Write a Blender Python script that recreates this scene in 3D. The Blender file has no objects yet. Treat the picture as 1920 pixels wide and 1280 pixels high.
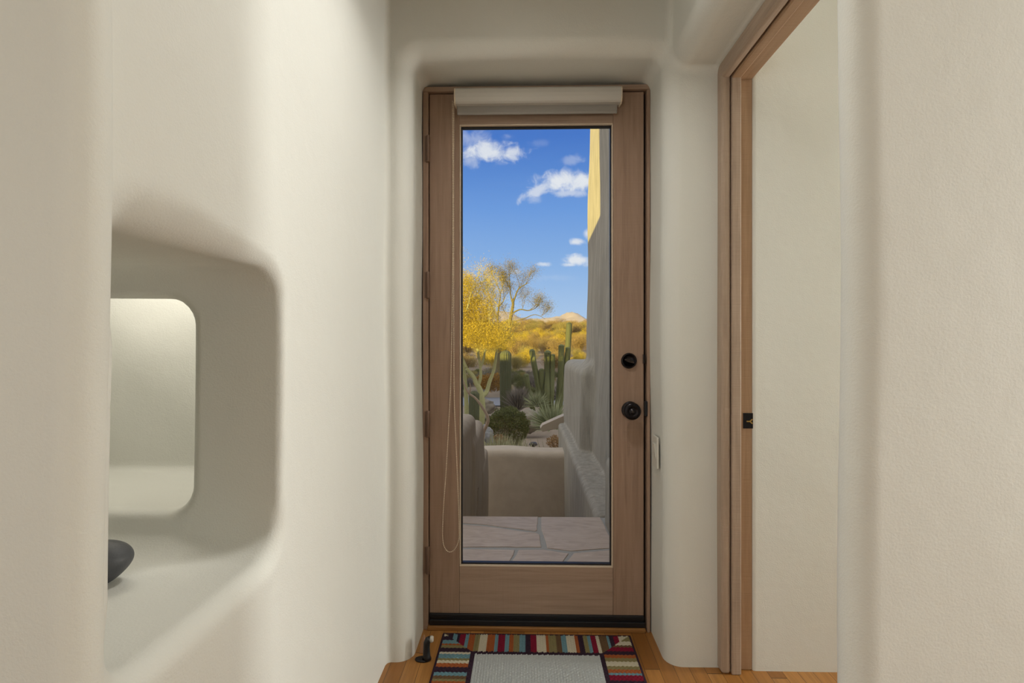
import bpy, math, random
import numpy as np
from mathutils import Vector, Matrix
random.seed(7)
RNG = np.random.default_rng(11)
C = bpy.context.scene.collection
sc = bpy.context.scene

# ------------------------------------------------------------------ camera
TH = math.atan(0.025); CT, ST = math.cos(TH), math.sin(TH)
CAMZ = 1.24; F = 1000.0
def at(px, py, Y):
    """point of the place on the plane at depth Y seen at photograph pixel (px, py)"""
    u = (px - 960) / F; v = (640 - py) / F
    t = Y / (CT + u * ST)
    return Vector((t * (u * CT - ST), Y, CAMZ + v * t))
def fl(px, py, Z=0.0):
    u = (px - 960) / F; v = (640 - py) / F
    t = (Z - CAMZ) / v
    return Vector((t * (u * CT - ST), t * (CT + u * ST), Z))
cam_d = bpy.data.cameras.new('camera'); cam = bpy.data.objects.new('camera', cam_d); C.objects.link(cam)
cam.location = (0, 0, CAMZ); cam.rotation_euler = (math.radians(90), 0, TH)
cam_d.sensor_width = 36; cam_d.lens = 36 * F / 1920; cam_d.clip_end = 2000; cam_d.clip_start = 0.02
sc.camera = cam
sc.view_settings.view_transform = 'Standard'; sc.view_settings.look = 'None'
sc.view_settings.gamma = 1; sc.view_settings.use_curve_mapping = False
sc.view_settings.exposure = 0.0

# ------------------------------------------------------------------ materials
def lin(r, g, b):
    f = lambda c: (c / 255) / 12.92 if c <= 10 else ((c / 255 + 0.055) / 1.055) ** 2.4
    return (f(r), f(g), f(b), 1)
class NT:
    def __init__(s, name):
        s.m = bpy.data.materials.new(name); s.m.use_nodes = True
        s.t = s.m.node_tree; s.b = s.t.nodes['Principled BSDF']
    def n(s, typ, **kw):
        nd = s.t.nodes.new(typ)
        for k, v in kw.items():
            if k in nd.inputs: nd.inputs[k].default_value = v
            else: setattr(nd, k, v)
        return nd
    def l(s, a, b): s.t.links.new(a, b)
    def coord(s, scale=(1, 1, 1), rot=(0, 0, 0)):
        tc = s.n('ShaderNodeTexCoord'); mp = s.n('ShaderNodeMapping')
        mp.inputs['Scale'].default_value = scale; mp.inputs['Rotation'].default_value = rot
        s.l(tc.outputs['Object'], mp.inputs['Vector']); return mp.outputs[0]
    def noise(s, vec, scale, detail=4, rough=0.55, dist=0.0):
        nd = s.n('ShaderNodeTexNoise', Scale=scale, Detail=detail, Roughness=rough, Distortion=dist)
        s.l(vec, nd.inputs['Vector']); return nd.outputs['Fac']
    def ramp(s, fac, stops, interp='LINEAR'):
        r = s.n('ShaderNodeValToRGB'); cr = r.color_ramp; cr.interpolation = interp
        while len(cr.elements) < len(stops): cr.elements.new(0.5)
        for e, (p, c) in zip(cr.elements, stops): e.position = p; e.color = c
        s.l(fac, r.inputs['Fac']); return r.outputs['Color']
    def mix(s, fac, a, b, mode='MIX'):
        m = s.n('ShaderNodeMix', data_type='RGBA', blend_type=mode)
        for i, v in ((0, fac), (6, a), (7, b)):
            if hasattr(v, 'links'): s.l(v, m.inputs[i])
            else: m.inputs[i].default_value = v
        return m.outputs[2]
    def math(s, op, a, b=0.0):
        m = s.n('ShaderNodeMath', operation=op)
        for i, v in ((0, a), (1, b)):
            if hasattr(v, 'links'): s.l(v, m.inputs[i])
            else: m.inputs[i].default_value = v
        return m.outputs[0]
    def bump(s, h, strength, dist=0.01, normal=None):
        b = s.n('ShaderNodeBump', Strength=strength, Distance=dist)
        s.l(h, b.inputs['Height'])
        if normal is not None: s.l(normal, b.inputs['Normal'])
        return b.outputs[0]
    def out(s, col=None, rough=None, normal=None, metal=None, spec=None):
        for k, v in (('Base Color', col), ('Roughness', rough), ('Normal', normal), ('Metallic', metal), ('Specular IOR Level', spec)):
            if v is None: continue
            if hasattr(v, 'links'): s.l(v, s.b.inputs[k])
            else: s.b.inputs[k].default_value = v
        return s.m

def plain(name, col, rough=0.5, metal=0.0, spec=0.5, nscale=0, nstr=0.0, var=0.0):
    t = NT(name); v = t.coord(); c = col
    if var:
        f = t.noise(v, nscale or 20); dk = tuple(x * (1 - var) for x in col[:3]) + (1,)
        c = t.mix(f, dk, tuple(min(1, x * (1 + var)) for x in col[:3]) + (1,))
    nm = t.bump(t.noise(v, nscale), nstr) if nscale and nstr else None
    return t.out(c, rough, nm, metal, spec)

def plaster(name, col, fine=1.0):
    t = NT(name); v = t.coord()
    a = t.noise(v, 1.6, 3); cc = tuple(x * 0.965 for x in col[:3]) + (1,)
    c = t.mix(a, cc, col)
    b1 = t.bump(t.noise(v, 230, 3, 0.6), 0.20 * fine, 0.004)
    b2 = t.bump(t.noise(v, 14, 4, 0.5), 0.16, 0.012, b1)
    b3 = t.bump(t.noise(v, 3.2, 3, 0.5), 0.10, 0.05, b2)
    return t.out(c, 0.62, b3, 0, 0.25)

def wood(name, dark, mid, light, axis='Z', saw=0.5, rough=0.5):
    t = NT(name)
    st = {'X': (1.2, 22, 22), 'Y': (22, 1.2, 22), 'Z': (22, 22, 1.2)}[axis]
    v = t.coord(st); v2 = t.coord()
    g = t.noise(v, 2.6, 6, 0.62, 0.6)
    c = t.ramp(g, [(0.25, dark), (0.5, mid), (0.78, light)])
    big = t.noise(v2, 2.5, 3)
    c = t.mix(t.math('MULTIPLY', big, 0.5), c, mid)
    # fine cross-cut saw marks
    ss = {'X': (150, 3, 3), 'Y': (3, 150, 3), 'Z': (3, 3, 150)}[axis]
    w = t.noise(t.coord(ss), 1.4, 2, 0.7)
    c = t.mix(t.math('MULTIPLY', w, 0.28 * saw), c, dark)
    h = t.math('ADD', t.math('MULTIPLY', g, 0.6), t.math('MULTIPLY', w, saw))
    return t.out(c, rough, t.bump(h, 0.35, 0.003), 0, 0.35)

def stucco(name, c1, c2, streak=(10, 10, 1.4)):
    t = NT(name)
    s = t.noise(t.coord(streak), 1.6, 6, 0.65, 0.3); b = t.noise(t.coord(), 1.3, 4)
    c = t.ramp(t.math('ADD', t.math('MULTIPLY', s, 0.7), t.math('MULTIPLY', b, 0.3)), [(0.3, c1), (0.68, c2)])
    nb = t.bump(t.noise(t.coord(), 45, 5, 0.65), 0.35, 0.012)
    return t.out(c, 0.9, t.bump(s, 0.12, 0.02, nb), 0, 0.15)

PL = plaster('cream_plaster', (0.715, 0.710, 0.655, 1))
M = {}
M['ceil'] = plaster('ceiling_plaster', (0.68, 0.64, 0.56, 1))
M['doorZ'] = wood('door_wood_upright', (0.235, 0.150, 0.104, 1), (0.345, 0.229, 0.161, 1), (0.42, 0.285, 0.21, 1), 'Z', 0.5)
M['doorX'] = wood('door_wood_level', (0.25, 0.168, 0.12, 1), (0.375, 0.263, 0.192, 1), (0.45, 0.32, 0.24, 1), 'X', 0.4)
M['frameZ'] = wood('jamb_wood_upright', (0.29, 0.175, 0.100, 1), (0.41, 0.262, 0.155, 1), (0.51, 0.345, 0.22, 1), 'Z', 1.0)
M['caseZ'] = wood('casing_wood_upright', (0.27, 0.195, 0.145, 1), (0.41, 0.305, 0.225, 1), (0.52, 0.40, 0.31, 1), 'Z', 1.0)
M['frameY'] = wood('jamb_wood_head', (0.25, 0.150, 0.085, 1), (0.36, 0.225, 0.130, 1), (0.43, 0.285, 0.185, 1), 'Y', 0.7)
M['caseY'] = wood('casing_wood_head', (0.27, 0.195, 0.145, 1), (0.41, 0.305, 0.225, 1), (0.52, 0.40, 0.31, 1), 'Y', 0.7)
M['bead'] = plain('pale_bead_wood', (0.62, 0.50, 0.38, 1), 0.45)
M['black'] = plain('black_rubber', (0.008, 0.008, 0.010, 1), 0.45)
M['bronze'] = plain('dark_bronze', (0.022, 0.020, 0.022, 1), 0.28, 0.85)
M['bronze2'] = plain('worn_bronze', (0.055, 0.045, 0.040, 1), 0.3, 0.8, var=0.4, nscale=60)
M['brass'] = plain('brass_worn', (0.45, 0.28, 0.08, 1), 0.35, 0.9)
M['hinge'] = plain('brown_hinge', (0.20, 0.125, 0.088, 1), 0.45, 0.3)
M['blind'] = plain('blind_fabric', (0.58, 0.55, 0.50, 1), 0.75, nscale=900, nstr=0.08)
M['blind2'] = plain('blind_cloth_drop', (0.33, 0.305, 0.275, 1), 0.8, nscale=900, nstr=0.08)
M['chain'] = plain('ivory_plastic', (0.72, 0.60, 0.45, 1), 0.4)
M['switch'] = plain('white_plastic', (0.66, 0.64, 0.57, 1), 0.35)
M['rubber_grey'] = plain('grey_rubber', (0.42, 0.39, 0.33, 1), 0.6)
M['pebble'] = plain('dark_pebble', (0.055, 0.056, 0.060, 1), 0.55, nscale=70, nstr=0.15, var=0.35)
M['shade'] = plain('lamp_housing', (0.5, 0.5, 0.48, 1), 0.5)
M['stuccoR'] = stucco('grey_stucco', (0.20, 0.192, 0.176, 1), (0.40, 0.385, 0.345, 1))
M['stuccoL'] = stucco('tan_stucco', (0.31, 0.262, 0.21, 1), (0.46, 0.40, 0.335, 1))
M['stuccoE'] = stucco('tan_stucco_end', (0.40, 0.345, 0.285, 1), (0.52, 0.455, 0.385, 1), (2.5, 2.5, 2.5))
M['shellwall'] = plain('outer_wall', (0.40, 0.36, 0.30, 1), 0.9)
M['grout'] = plain('grey_grout', (0.34, 0.345, 0.34, 1), 0.9, nscale=80, nstr=0.2, var=0.2)
M['road'] = plain('asphalt', (0.15, 0.165, 0.21, 1), 0.9, var=0.1, nscale=4)
M['rock'] = plain('boulder_stone', (0.20, 0.18, 0.155, 1), 0.9, nscale=7, nstr=0.6, var=0.3)
M['rock2'] = plain('blue_grey_stone', (0.21, 0.22, 0.24, 1), 0.9, nscale=9, nstr=0.6, var=0.4)
M['hill'] = plain('far_hill', (0.34, 0.29, 0.27, 1), 1.0, nscale=0.06, var=0.35)
M['metalblack'] = plain('black_metal', (0.02, 0.02, 0.022, 1), 0.4, 0.3)

def flag_mat():
    t = NT('flagstone')
    g = t.noise(t.coord((3, 9, 3), (0, 0, 0.55)), 2.2, 6, 0.6, 1.2)
    c = t.ramp(g, [(0.25, (0.36, 0.285, 0.235, 1)), (0.5, (0.50, 0.405, 0.34, 1)), (0.75, (0.60, 0.52, 0.45, 1))])
    big = t.noise(t.coord(), 1.7, 2)
    c = t.mix(t.math('MULTIPLY', big, 0.5), c, (0.46, 0.40, 0.36, 1))
    return t.out(c, 0.55, t.bump(g, 0.5, 0.008), 0, 0.35)
M['flag'] = flag_mat()

def floor_mat():
    t = NT('oak_strip_floor')
    tc = t.n('ShaderNodeTexCoord'); sep = t.n('ShaderNodeSeparateXYZ'); t.l(tc.outputs['Object'], sep.inputs[0])
    W = 0.057
    ix = t.math('FLOOR', t.math('DIVIDE', t.math('ADD', sep.outputs[0], 20.013), W))
    off = t.math('MULTIPLY', t.math('FRACT', t.math('MULTIPLY', ix, 0.7548)), 1.1)
    iy = t.math('FLOOR', t.math('DIVIDE', t.math('ADD', t.math('ADD', sep.outputs[1], 20), off), 1.1))
    cmb = t.n('ShaderNodeCombineXYZ'); t.l(ix, cmb.inputs[0]); t.l(iy, cmb.inputs[1])
    wn = t.n('ShaderNodeTexWhiteNoise', noise_dimensions='2D'); t.l(cmb.outputs[0], wn.inputs['Vector'])
    base = t.ramp(wn.outputs['Value'], [(0.0, (0.25, 0.100, 0.022, 1)), (0.4, (0.34, 0.145, 0.034, 1)), (1.0, (0.43, 0.205, 0.058, 1))])
    off3 = t.n('ShaderNodeVectorMath', operation='ADD'); t.l(t.coord((30, 1.6, 1)), off3.inputs[0])
    sc3 = t.n('ShaderNodeVectorMath', operation='SCALE'); t.l(wn.outputs['Color'], sc3.inputs[0]); sc3.inputs['Scale'].default_value = 30
    t.l(sc3.outputs[0], off3.inputs[1])
    g = t.noise(off3.outputs[0], 2.2, 5, 0.6, 0.7)
    c = t.mix(t.ramp(g, [(0.3, (0.55, 0.55, 0.55, 1)), (0.62, (0, 0, 0, 1))]), base, (0.20, 0.085, 0.022, 1))
    fx = t.math('FRACT', t.math('DIVIDE', t.math('ADD', sep.outputs[0], 20.013), W))
    fy = t.math('FRACT', t.math('DIVIDE', t.math('ADD', t.math('ADD', sep.outputs[1], 20), off), 1.1))
    gx = t.math('LESS_THAN', fx, 0.03); gy = t.math('LESS_THAN', fy, 0.003)
    gap = t.math('MAXIMUM', gx, gy)
    c = t.mix(gap, c, (0.07, 0.035, 0.015, 1))
    return t.out(c, 0.33, t.bump(gap, -0.4, 0.002), 0, 0.4)
M['floor'] = floor_mat()

def attr_mat(name, rough=0.95, bump=0.0):
    t = NT(name); a = t.n('ShaderNodeVertexColor', layer_name='Col')
    n = t.noise(t.coord(), 420, 2, 0.8)
    c = t.mix(t.math('MULTIPLY', n, 0.5), a.outputs['Color'], (0.02, 0.02, 0.02, 1))
    return t.out(c, rough, t.bump(n, 0.6, 0.003), 0, 0.1)
M['rug'] = attr_mat('rug_yarn')

def leaf_mat(name, c1, c2, tr=0.35, nscale=0.9):
    t = NT(name); f = t.noise(t.coord(), nscale * 3, 3)
    geo = t.n('ShaderNodeNewGeometry')
    f2 = t.math('ADD', t.math('MULTIPLY', f, 0.5), t.math('MULTIPLY', geo.outputs['Random Per Island'], 0.5))
    c = t.ramp(f2, [(0.25, c1), (0.75, c2)])
    t.out(c, 0.8, None, 0, 0.15)
    trn = t.n('ShaderNodeBsdfTranslucent'); t.l(c, trn.inputs['Color'])
    mx = t.n('ShaderNodeMixShader'); mx.inputs[0].default_value = tr
    t.l(t.b.outputs[0], mx.inputs[1]); t.l(trn.outputs[0], mx.inputs[2])
    t.l(mx.outputs[0], t.t.nodes['Material Output'].inputs['Surface']); return t.m
M['lf_palo'] = leaf_mat('palo_verde_leaf', (0.34, 0.27, 0.035, 1), (0.58, 0.45, 0.065, 1))
M['lf_mesq'] = leaf_mat('thin_tree_leaf', (0.12, 0.105, 0.03, 1), (0.30, 0.235, 0.055, 1))
M['lf_bush'] = leaf_mat('round_bush_leaf', (0.055, 0.070, 0.024, 1), (0.16, 0.175, 0.065, 1), 0.25, 6)
M['lf_des1'] = leaf_mat('desert_shrub_leaf', (0.19, 0.17, 0.07, 1), (0.38, 0.32, 0.12, 1), 0.3)
M['lf_des2'] = leaf_mat('brown_shrub_leaf', (0.20, 0.15, 0.075, 1), (0.36, 0.26, 0.11, 1), 0.3)
M['lf_grey'] = leaf_mat('grey_twig', (0.10, 0.09, 0.085, 1), (0.24, 0.22, 0.21, 1), 0.15)
M['lf_rust'] = leaf_mat('rust_shrub_leaf', (0.17, 0.085, 0.02, 1), (0.36, 0.20, 0.04, 1), 0.3)
M['lf_grass'] = leaf_mat('pale_grass', (0.30, 0.30, 0.17, 1), (0.50, 0.49, 0.32, 1), 0.3)
M['lf_yucca'] = leaf_mat('yucca_leaf', (0.15, 0.18, 0.10, 1), (0.34, 0.37, 0.23, 1), 0.2)
M['lf_dry'] = leaf_mat('dry_leaf', (0.25, 0.16, 0.08, 1), (0.36, 0.24, 0.13, 1), 0.2)
M['bark_palo'] = plain('green_bark', (0.31, 0.32, 0.16, 1), 0.8, nscale=20, nstr=0.3, var=0.25)
M['bark_mesq'] = plain('brown_bark', (0.12, 0.10, 0.045, 1), 0.9, nscale=20, nstr=0.4, var=0.3)
M['dead'] = plain('dead_wood', (0.27, 0.205, 0.155, 1), 0.85, nscale=30, nstr=0.3, var=0.3)
M['saguaro'] = plain('cactus_skin', (0.055, 0.066, 0.030, 1), 0.7, nscale=12, var=0.25)
M['organ'] = plain('organ_pipe_skin', (0.095, 0.112, 0.042, 1), 0.7, nscale=12, var=0.2)
M['soil'] = plain('desert_gravel', (0.21, 0.17, 0.135, 1), 0.95, nscale=6, nstr=0.4, var=0.25)
M['canale'] = plain('tan_metal', (0.40, 0.34, 0.27, 1), 0.5)

def glass_mat():
    t = NT('window_glass'); t.t.nodes.remove(t.b)
    fr = t.n('ShaderNodeFresnel', IOR=1.36); tr = t.n('ShaderNodeBsdfTransparent'); gl = t.n('ShaderNodeBsdfGlossy', Roughness=0.0)
    tr.inputs['Color'].default_value = (0.97, 0.98, 0.975, 1)
    mx = t.n('ShaderNodeMixShader'); t.l(fr.outputs[0], mx.inputs[0]); t.l(tr.outputs[0], mx.inputs[1]); t.l(gl.outputs[0], mx.inputs[2])
    t.l(mx.outputs[0], t.t.nodes['Material Output'].inputs['Surface']); return t.m
M['glass'] = glass_mat()
def emit_mat(name, col, s):
    t = NT(name); t.b.inputs['Emission Color'].default_value = col; t.b.inputs['Emission Strength'].default_value = s
    t.b.inputs['Base Color'].default_value = (0.8, 0.8, 0.8, 1); return t.m

# ------------------------------------------------------------------ mesh helpers
class MB:
    def __init__(s): s.v = []; s.f = []
    def add(s, vs, fs):
        k = len(s.v); s.v += [tuple(p) for p in vs]; s.f += [tuple(i + k for i in f) for f in fs]; return s
    def box(s, lo, hi):
        x0, y0, z0 = lo; x1, y1, z1 = hi
        return s.add([(x0, y0, z0), (x1, y0, z0), (x1, y1, z0), (x0, y1, z0), (x0, y0, z1), (x1, y0, z1), (x1, y1, z1), (x0, y1, z1)],
                     [(0, 3, 2, 1), (4, 5, 6, 7), (0, 1, 5, 4), (1, 2, 6, 5), (2, 3, 7, 6), (3, 0, 4, 7)])
    def prism(s, pts, d):
        """closed outline extruded by vector d"""
        n = len(pts); d = Vector(d); P = [Vector(p) for p in pts]
        return s.add(P + [p + d for p in P], [tuple(range(n))[::-1], tuple(range(n, 2 * n))] + [(i, (i + 1) % n, n + (i + 1) % n, n + i) for i in range(n)])
    def tube(s, pts, rad, n=8, cap=True):
        pts = [Vector(p) for p in pts]; m = len(pts)
        if not hasattr(rad, '__len__'): rad = [rad] * m
        vs = []; up = None
        for i, p in enumerate(pts):
            d = (pts[min(i + 1, m - 1)] - pts[max(i - 1, 0)]).normalized()
            if up is None: up = Vector((0, 0, 1)) if abs(d.z) < 0.9 else Vector((1, 0, 0))
            a = d.cross(up).normalized(); up = a.cross(d).normalized()
            for k in range(n):
                an = 2 * math.pi * k / n; vs.append(p + (a * math.cos(an) + up * math.sin(an)) * rad[i])
        fs = [(i * n + k, i * n + (k + 1) % n, (i + 1) * n + (k + 1) % n, (i + 1) * n + k) for i in range(m - 1) for k in range(n)]
        if cap: fs += [tuple(range(n))[::-1], tuple(range((m - 1) * n, m * n))]
        return s.add(vs, fs)
    def lathe(s, prof, origin, axis='Z', n=32):
        """prof: (radius, along) pairs"""
        O = Vector(origin); vs = []
        for r, h in prof:
            for k in range(n):
                a = 2 * math.pi * k / n; c, q = r * math.cos(a), r * math.sin(a)
                vs.append(O + Vector({'Z': (c, q, h), 'Y': (c, -h, q), 'X': (h, c, q)}[axis]))
        m = len(prof)
        fs = [(i * n + k, i * n + (k + 1) % n, (i + 1) * n + (k + 1) % n, (i + 1) * n + k) for i in range(m - 1) for k in range(n)]
        fs += [tuple(range(n))[::-1], tuple(range((m - 1) * n, m * n))]
        return s.add(vs, fs)
    def build(s, name, mat, parent=None, smooth=False, bevel=0, seg=2):
        me = bpy.data.meshes.new(name); me.from_pydata(s.v, [], s.f); me.update()
        import bmesh
        b = bmesh.new(); b.from_mesh(me); bmesh.ops.recalc_face_normals(b, faces=b.faces[:]); b.to_mesh(me); b.free()
        return link(name, me, mat, parent, smooth, bevel, seg)
def link(name, me, mat, parent=None, smooth=False, bevel=0, seg=2):
    o = bpy.data.objects.new(name, me); C.objects.link(o)
    if mat is not None: me.materials.append(mat)
    if smooth: me.polygons.foreach_set('use_smooth', [True] * len(me.polygons))
    if bevel:
        md = o.modifiers.new('edge', 'BEVEL'); md.width = bevel; md.segments = seg; md.limit_method = 'ANGLE'; md.angle_limit = math.radians(40)
    if parent is not None:
        o.parent = parent; o.matrix_parent_inverse = Matrix.Translation(-parent.location)
    return o
def tag(o, label=None, cat=None, group=None, kind=None):
    if label: o['label'] = label
    if cat: o['category'] = cat
    if group: o['group'] = group
    if kind: o['kind'] = kind
    return o
def empty(name, loc=(0, 0, 0), **kw):
    o = bpy.data.objects.new(name, None); C.objects.link(o); o.location = loc; o.empty_display_size = 0.05
    return tag(o, **kw)
def struct(o, label=None, cat=None): return tag(o, label, cat, None, 'structure')
def np_mesh(name, V, Fq):
    me = bpy.data.meshes.new(name); V = np.asarray(V, np.float32); Fq = np.asarray(Fq, np.int32)
    k = Fq.shape[1]
    me.vertices.add(len(V)); me.vertices.foreach_set('co', V.ravel())
    me.loops.add(Fq.size); me.loops.foreach_set('vertex_index', Fq.ravel())
    me.polygons.add(len(Fq)); me.polygons.foreach_set('loop_start', np.arange(len(Fq), dtype=np.int32) * k)
    me.update(calc_edges=True); return me

# ------------------------------------------------------------------ hand-trowelled surfaces: implicit shapes turned into meshes
def rbox(x, y, z, lo, hi, r=0.0):
    c = [(a + b) / 2 for a, b in zip(lo, hi)]; h = [(b - a) / 2 - r for a, b in zip(lo, hi)]
    qx, qy, qz = np.abs(x - c[0]) - h[0], np.abs(y - c[1]) - h[1], np.abs(z - c[2]) - h[2]
    return np.sqrt(np.maximum(qx, 0) ** 2 + np.maximum(qy, 0) ** 2 + np.maximum(qz, 0) ** 2) + np.minimum(np.maximum(np.maximum(qx, qy), qz), 0) - r
def isect(a, b, r):
    return np.minimum(-r, np.maximum(a, b)) + np.sqrt(np.maximum(r + a, 0) ** 2 + np.maximum(r + b, 0) ** 2)
def union(a, b, r):
    return np.maximum(r, np.minimum(a, b)) - np.sqrt(np.maximum(r - a, 0) ** 2 + np.maximum(r - b, 0) ** 2)
def nets(fn, lo, hi, h):
    ax = [np.arange(a, b + h * 0.5, h, dtype=np.float32) for a, b in zip(lo, hi)]
    f = fn(ax[0][:, None, None], ax[1][None, :, None], ax[2][None, None, :]).astype(np.float32)
    S = f < 0; n = np.zeros(tuple(d - 1 for d in S.shape), np.uint8)
    for i in (0, 1):
        for j in (0, 1):
            for k in (0, 1): n += S[i:S.shape[0] - 1 + i, j:S.shape[1] - 1 + j, k:S.shape[2] - 1 + k]
    act = (n > 0) & (n < 8); ijk = np.argwhere(act); idx = np.full(act.shape, -1, np.int32); idx[act] = np.arange(len(ijk))
    cor = [(i, j, k) for i in (0, 1) for j in (0, 1) for k in (0, 1)]
    val = {c: f[ijk[:, 0] + c[0], ijk[:, 1] + c[1], ijk[:, 2] + c[2]] for c in cor}
    acc = np.zeros((len(ijk), 3)); cnt = np.zeros(len(ijk))
    for a in cor:
        for d in range(3):
            if a[d] == 0:
                b = tuple(1 if q == d else a[q] for q in range(3)); va, vb = val[a], val[b]
                m = (va < 0) != (vb < 0); t = np.where(m, va / np.where(va == vb, 1, va - vb), 0)
                p = np.repeat(np.array(a, float)[None], len(ijk), 0); p[:, d] += t
                acc[m] += p[m]; cnt[m] += 1
    V = (ijk + acc / cnt[:, None]) * h + np.array(lo)
    E = 1e-3
    def grad(P):
        x, y, z = P[:, 0], P[:, 1], P[:, 2]
        return np.stack([fn(x + E, y, z) - fn(x - E, y, z), fn(x, y + E, z) - fn(x, y - E, z), fn(x, y, z + E) - fn(x, y, z - E)], 1) / (2 * E)
    g = grad(V); d = fn(V[:, 0], V[:, 1], V[:, 2]); g2 = np.maximum((g ** 2).sum(1), 0.25)
    V = V - g * np.clip(d / g2, -h, h)[:, None]
    g = grad(V); N = g / np.maximum(np.linalg.norm(g, axis=1), 1e-6)[:, None]
    Q = []
    sx, sy, sz = S.shape
    def quads(e, cells, flip):
        q = np.stack(cells, 1); ok = (q >= 0).all(1); q = q[ok]; fp = flip[ok]
        q[fp] = q[fp][:, ::-1]; Q.append(q)
    i, j, k = np.nonzero(S[:-1, 1:-1, 1:-1] != S[1:, 1:-1, 1:-1]); j += 1; k += 1
    quads(0, [idx[i, j - 1, k - 1], idx[i, j, k - 1], idx[i, j, k], idx[i, j - 1, k]], ~S[i, j, k])
    i, j, k = np.nonzero(S[1:-1, :-1, 1:-1] != S[1:-1, 1:, 1:-1]); i += 1; k += 1
    quads(1, [idx[i - 1, j, k - 1], idx[i - 1, j, k], idx[i, j, k], idx[i, j, k - 1]], ~S[i, j, k])
    i, j, k = np.nonzero(S[1:-1, 1:-1, :-1] != S[1:-1, 1:-1, 1:]); i += 1; j += 1
    quads(2, [idx[i - 1, j - 1, k], idx[i, j - 1, k], idx[i, j, k], idx[i - 1, j, k]], ~S[i, j, k])
    return V, N, np.concatenate(Q)
def net_object(name, V, N, Q, mat, parent=None):
    used = np.unique(Q); mp = np.full(len(V), -1, np.int32); mp[used] = np.arange(len(used))
    me = np_mesh(name, V[used], mp[Q]); me.polygons.foreach_set('use_smooth', np.ones(len(Q), bool))
    me.normals_split_custom_set_from_vertices([tuple(q) for q in N[used]])
    return link(name, me, mat, parent)

# ------------------------------------------------------------------ the room shell
YB, XL, XR = 2.05, -0.54, 0.56
REC = ((-0.442, 1.5, -1), (0.535, 3.2, 2.350))
def shell(x, y, z):
    wx = 0.004 * np.sin(2.3 * z + 1.7 * y + 0.4) + 0.0025 * np.sin(6.1 * z + 2.9 * y) ; wy = 0.0035 * np.sin(2.7 * z + 2.1 * x + 1.0)
    wz = 0.003 * np.sin(4.1 * x + 2.3 * y)
    X, Y, Z = x + wx, y + wy, z + wz
    back = isect(YB - Y, -rbox(X, Y, Z, *REC, 0.05), 0.065)
    rfar = isect(2.03 - y, 0.856 - x, 0.006)
    right = isect(isect(XR - X, X - 0.858, 0.008), 0.92 - Y, 0.03)
    right = isect(right, -rbox(X, Y, Z, (0.2, 0.985, -1), (0.735, 3.2, 2.285), 0.02), 0.07)
    right = np.maximum(right, -rbox(x, y, z, (0.6, 1.13, -1), (1.4, 3.2, 2.280), 0.01))
    front = isect(0.5515 - X, isect(0.90 - Y, Y - 0.985, 0.02), 0.040)
    left = isect(X - XL, 0.63 - Y, 0.035)
    lump = 0.0025 * np.sin(9 * x + 7 * z) * np.sin(8 * z + 5 * y) + 0.002 * np.sin(21 * z + 4 * x) * np.sin(17 * x + 2)
    up = np.clip((z - 1.22) / 0.18, 0, 1); up = up * up * (3 - 2 * up); dn = np.clip((0.90 - z) / 0.12, 0, 1); near = np.clip((1.20 - y) / 0.35, 0, 1)
    rn = 0.016 + 0.058 * up * near + 0.022 * dn
    left = isect(left, -rbox(X, Y, Z, (-1.40, 0.690, 0.775), (-0.2, 1.168, 1.398), 0.07), rn)
    deep = np.clip((y - 1.18) / 0.1, 0, 1)
    left = isect(left, -rbox(X, Y, Z, (-1.45, 0.95, 0.857), (-0.747, 1.40, 1.335), 0.06), 0.02)
    left = isect(left, -(rbox(x, y, z, (-1.45, 1.205, 0.857), (-0.66, 1.545, 1.58), 0.025) + lump * deep), 0.012)
    nib = isect(X + 0.524, isect(0.61 - Y, Y - 0.675, 0.02), 0.032)
    head = isect(isect(0.70 - y, y - 0.88, 0.02), 2.32 - z, 0.03)
    s = union(np.minimum(back, rfar), np.minimum(np.minimum(right, front), head), 0.03)
    return union(s, np.minimum(left, nib), 0.02)
V, N, Q = nets(shell, (-1.5, 0.56, -0.04), (1.75, 2.40, 2.80), 0.0125)
cen = V[Q].mean(1); nq = N[Q].mean(1)
gid = np.full(len(Q), 1)
gid[(cen[:, 1] > 1.98) & (cen[:, 0] > -0.525)] = 0
gid[(cen[:, 0] < -0.525) & (cen[:, 1] < 2.2)] = 2
gid[(cen[:, 0] < -0.455) & (cen[:, 1] < 0.70) & (cen[:, 2] < 2.31)] = 3
gid[(cen[:, 0] > 0.48) & (cen[:, 1] < 1.0)] = 4
gid[(cen[:, 2] > 2.29) & (cen[:, 1] < 0.9) & (cen[:, 0] > -.6) & (cen[:, 0] < .6)] = 6
gid[(cen[:, 0] > 0.862) & (cen[:, 1] > 1.9)] = 5
for g, nm, lb in ((0, 'wall_back', 'cream plaster end wall with rounded recess around the glazed door'),
                  (1, 'wall_right', 'cream plaster side wall with the doorway opening'),
                  (2, 'wall_left', 'cream plaster side wall with the carved rounded niche'),
                  (3, 'wall_front_left', 'cream plaster wall end with rounded edge at the left of the view'),
                  (4, 'wall_front_right', 'cream plaster wall end with rounded edge at the right of the view'),
                  (5, 'wall_side_room', 'shaded cream wall seen through the wooden doorway'), (6, 'trim_1', 'cream plaster header beam above the opening')):
    if (gid == g).any(): struct(net_object(nm, V, N, Q[gid == g], PL), lb)

def slab(name, lo, hi, mat, label=None, bevel=0):
    return struct(MB().box(lo, hi).build(name, mat, None, False, bevel), label)
slab('floor', (-2.4, -4.4, -0.10), (4.8, 2.40, 0.0), M['floor'], 'honey coloured oak strip floor')
slab('ceiling', (-2.4, -4.4, 2.70), (4.8, 2.42, 2.80), M['ceil'], 'plain cream ceiling')
slab('roof', (-5, -6, 2.84), (5.0, 2.42, 2.95), M['shellwall'])
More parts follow.
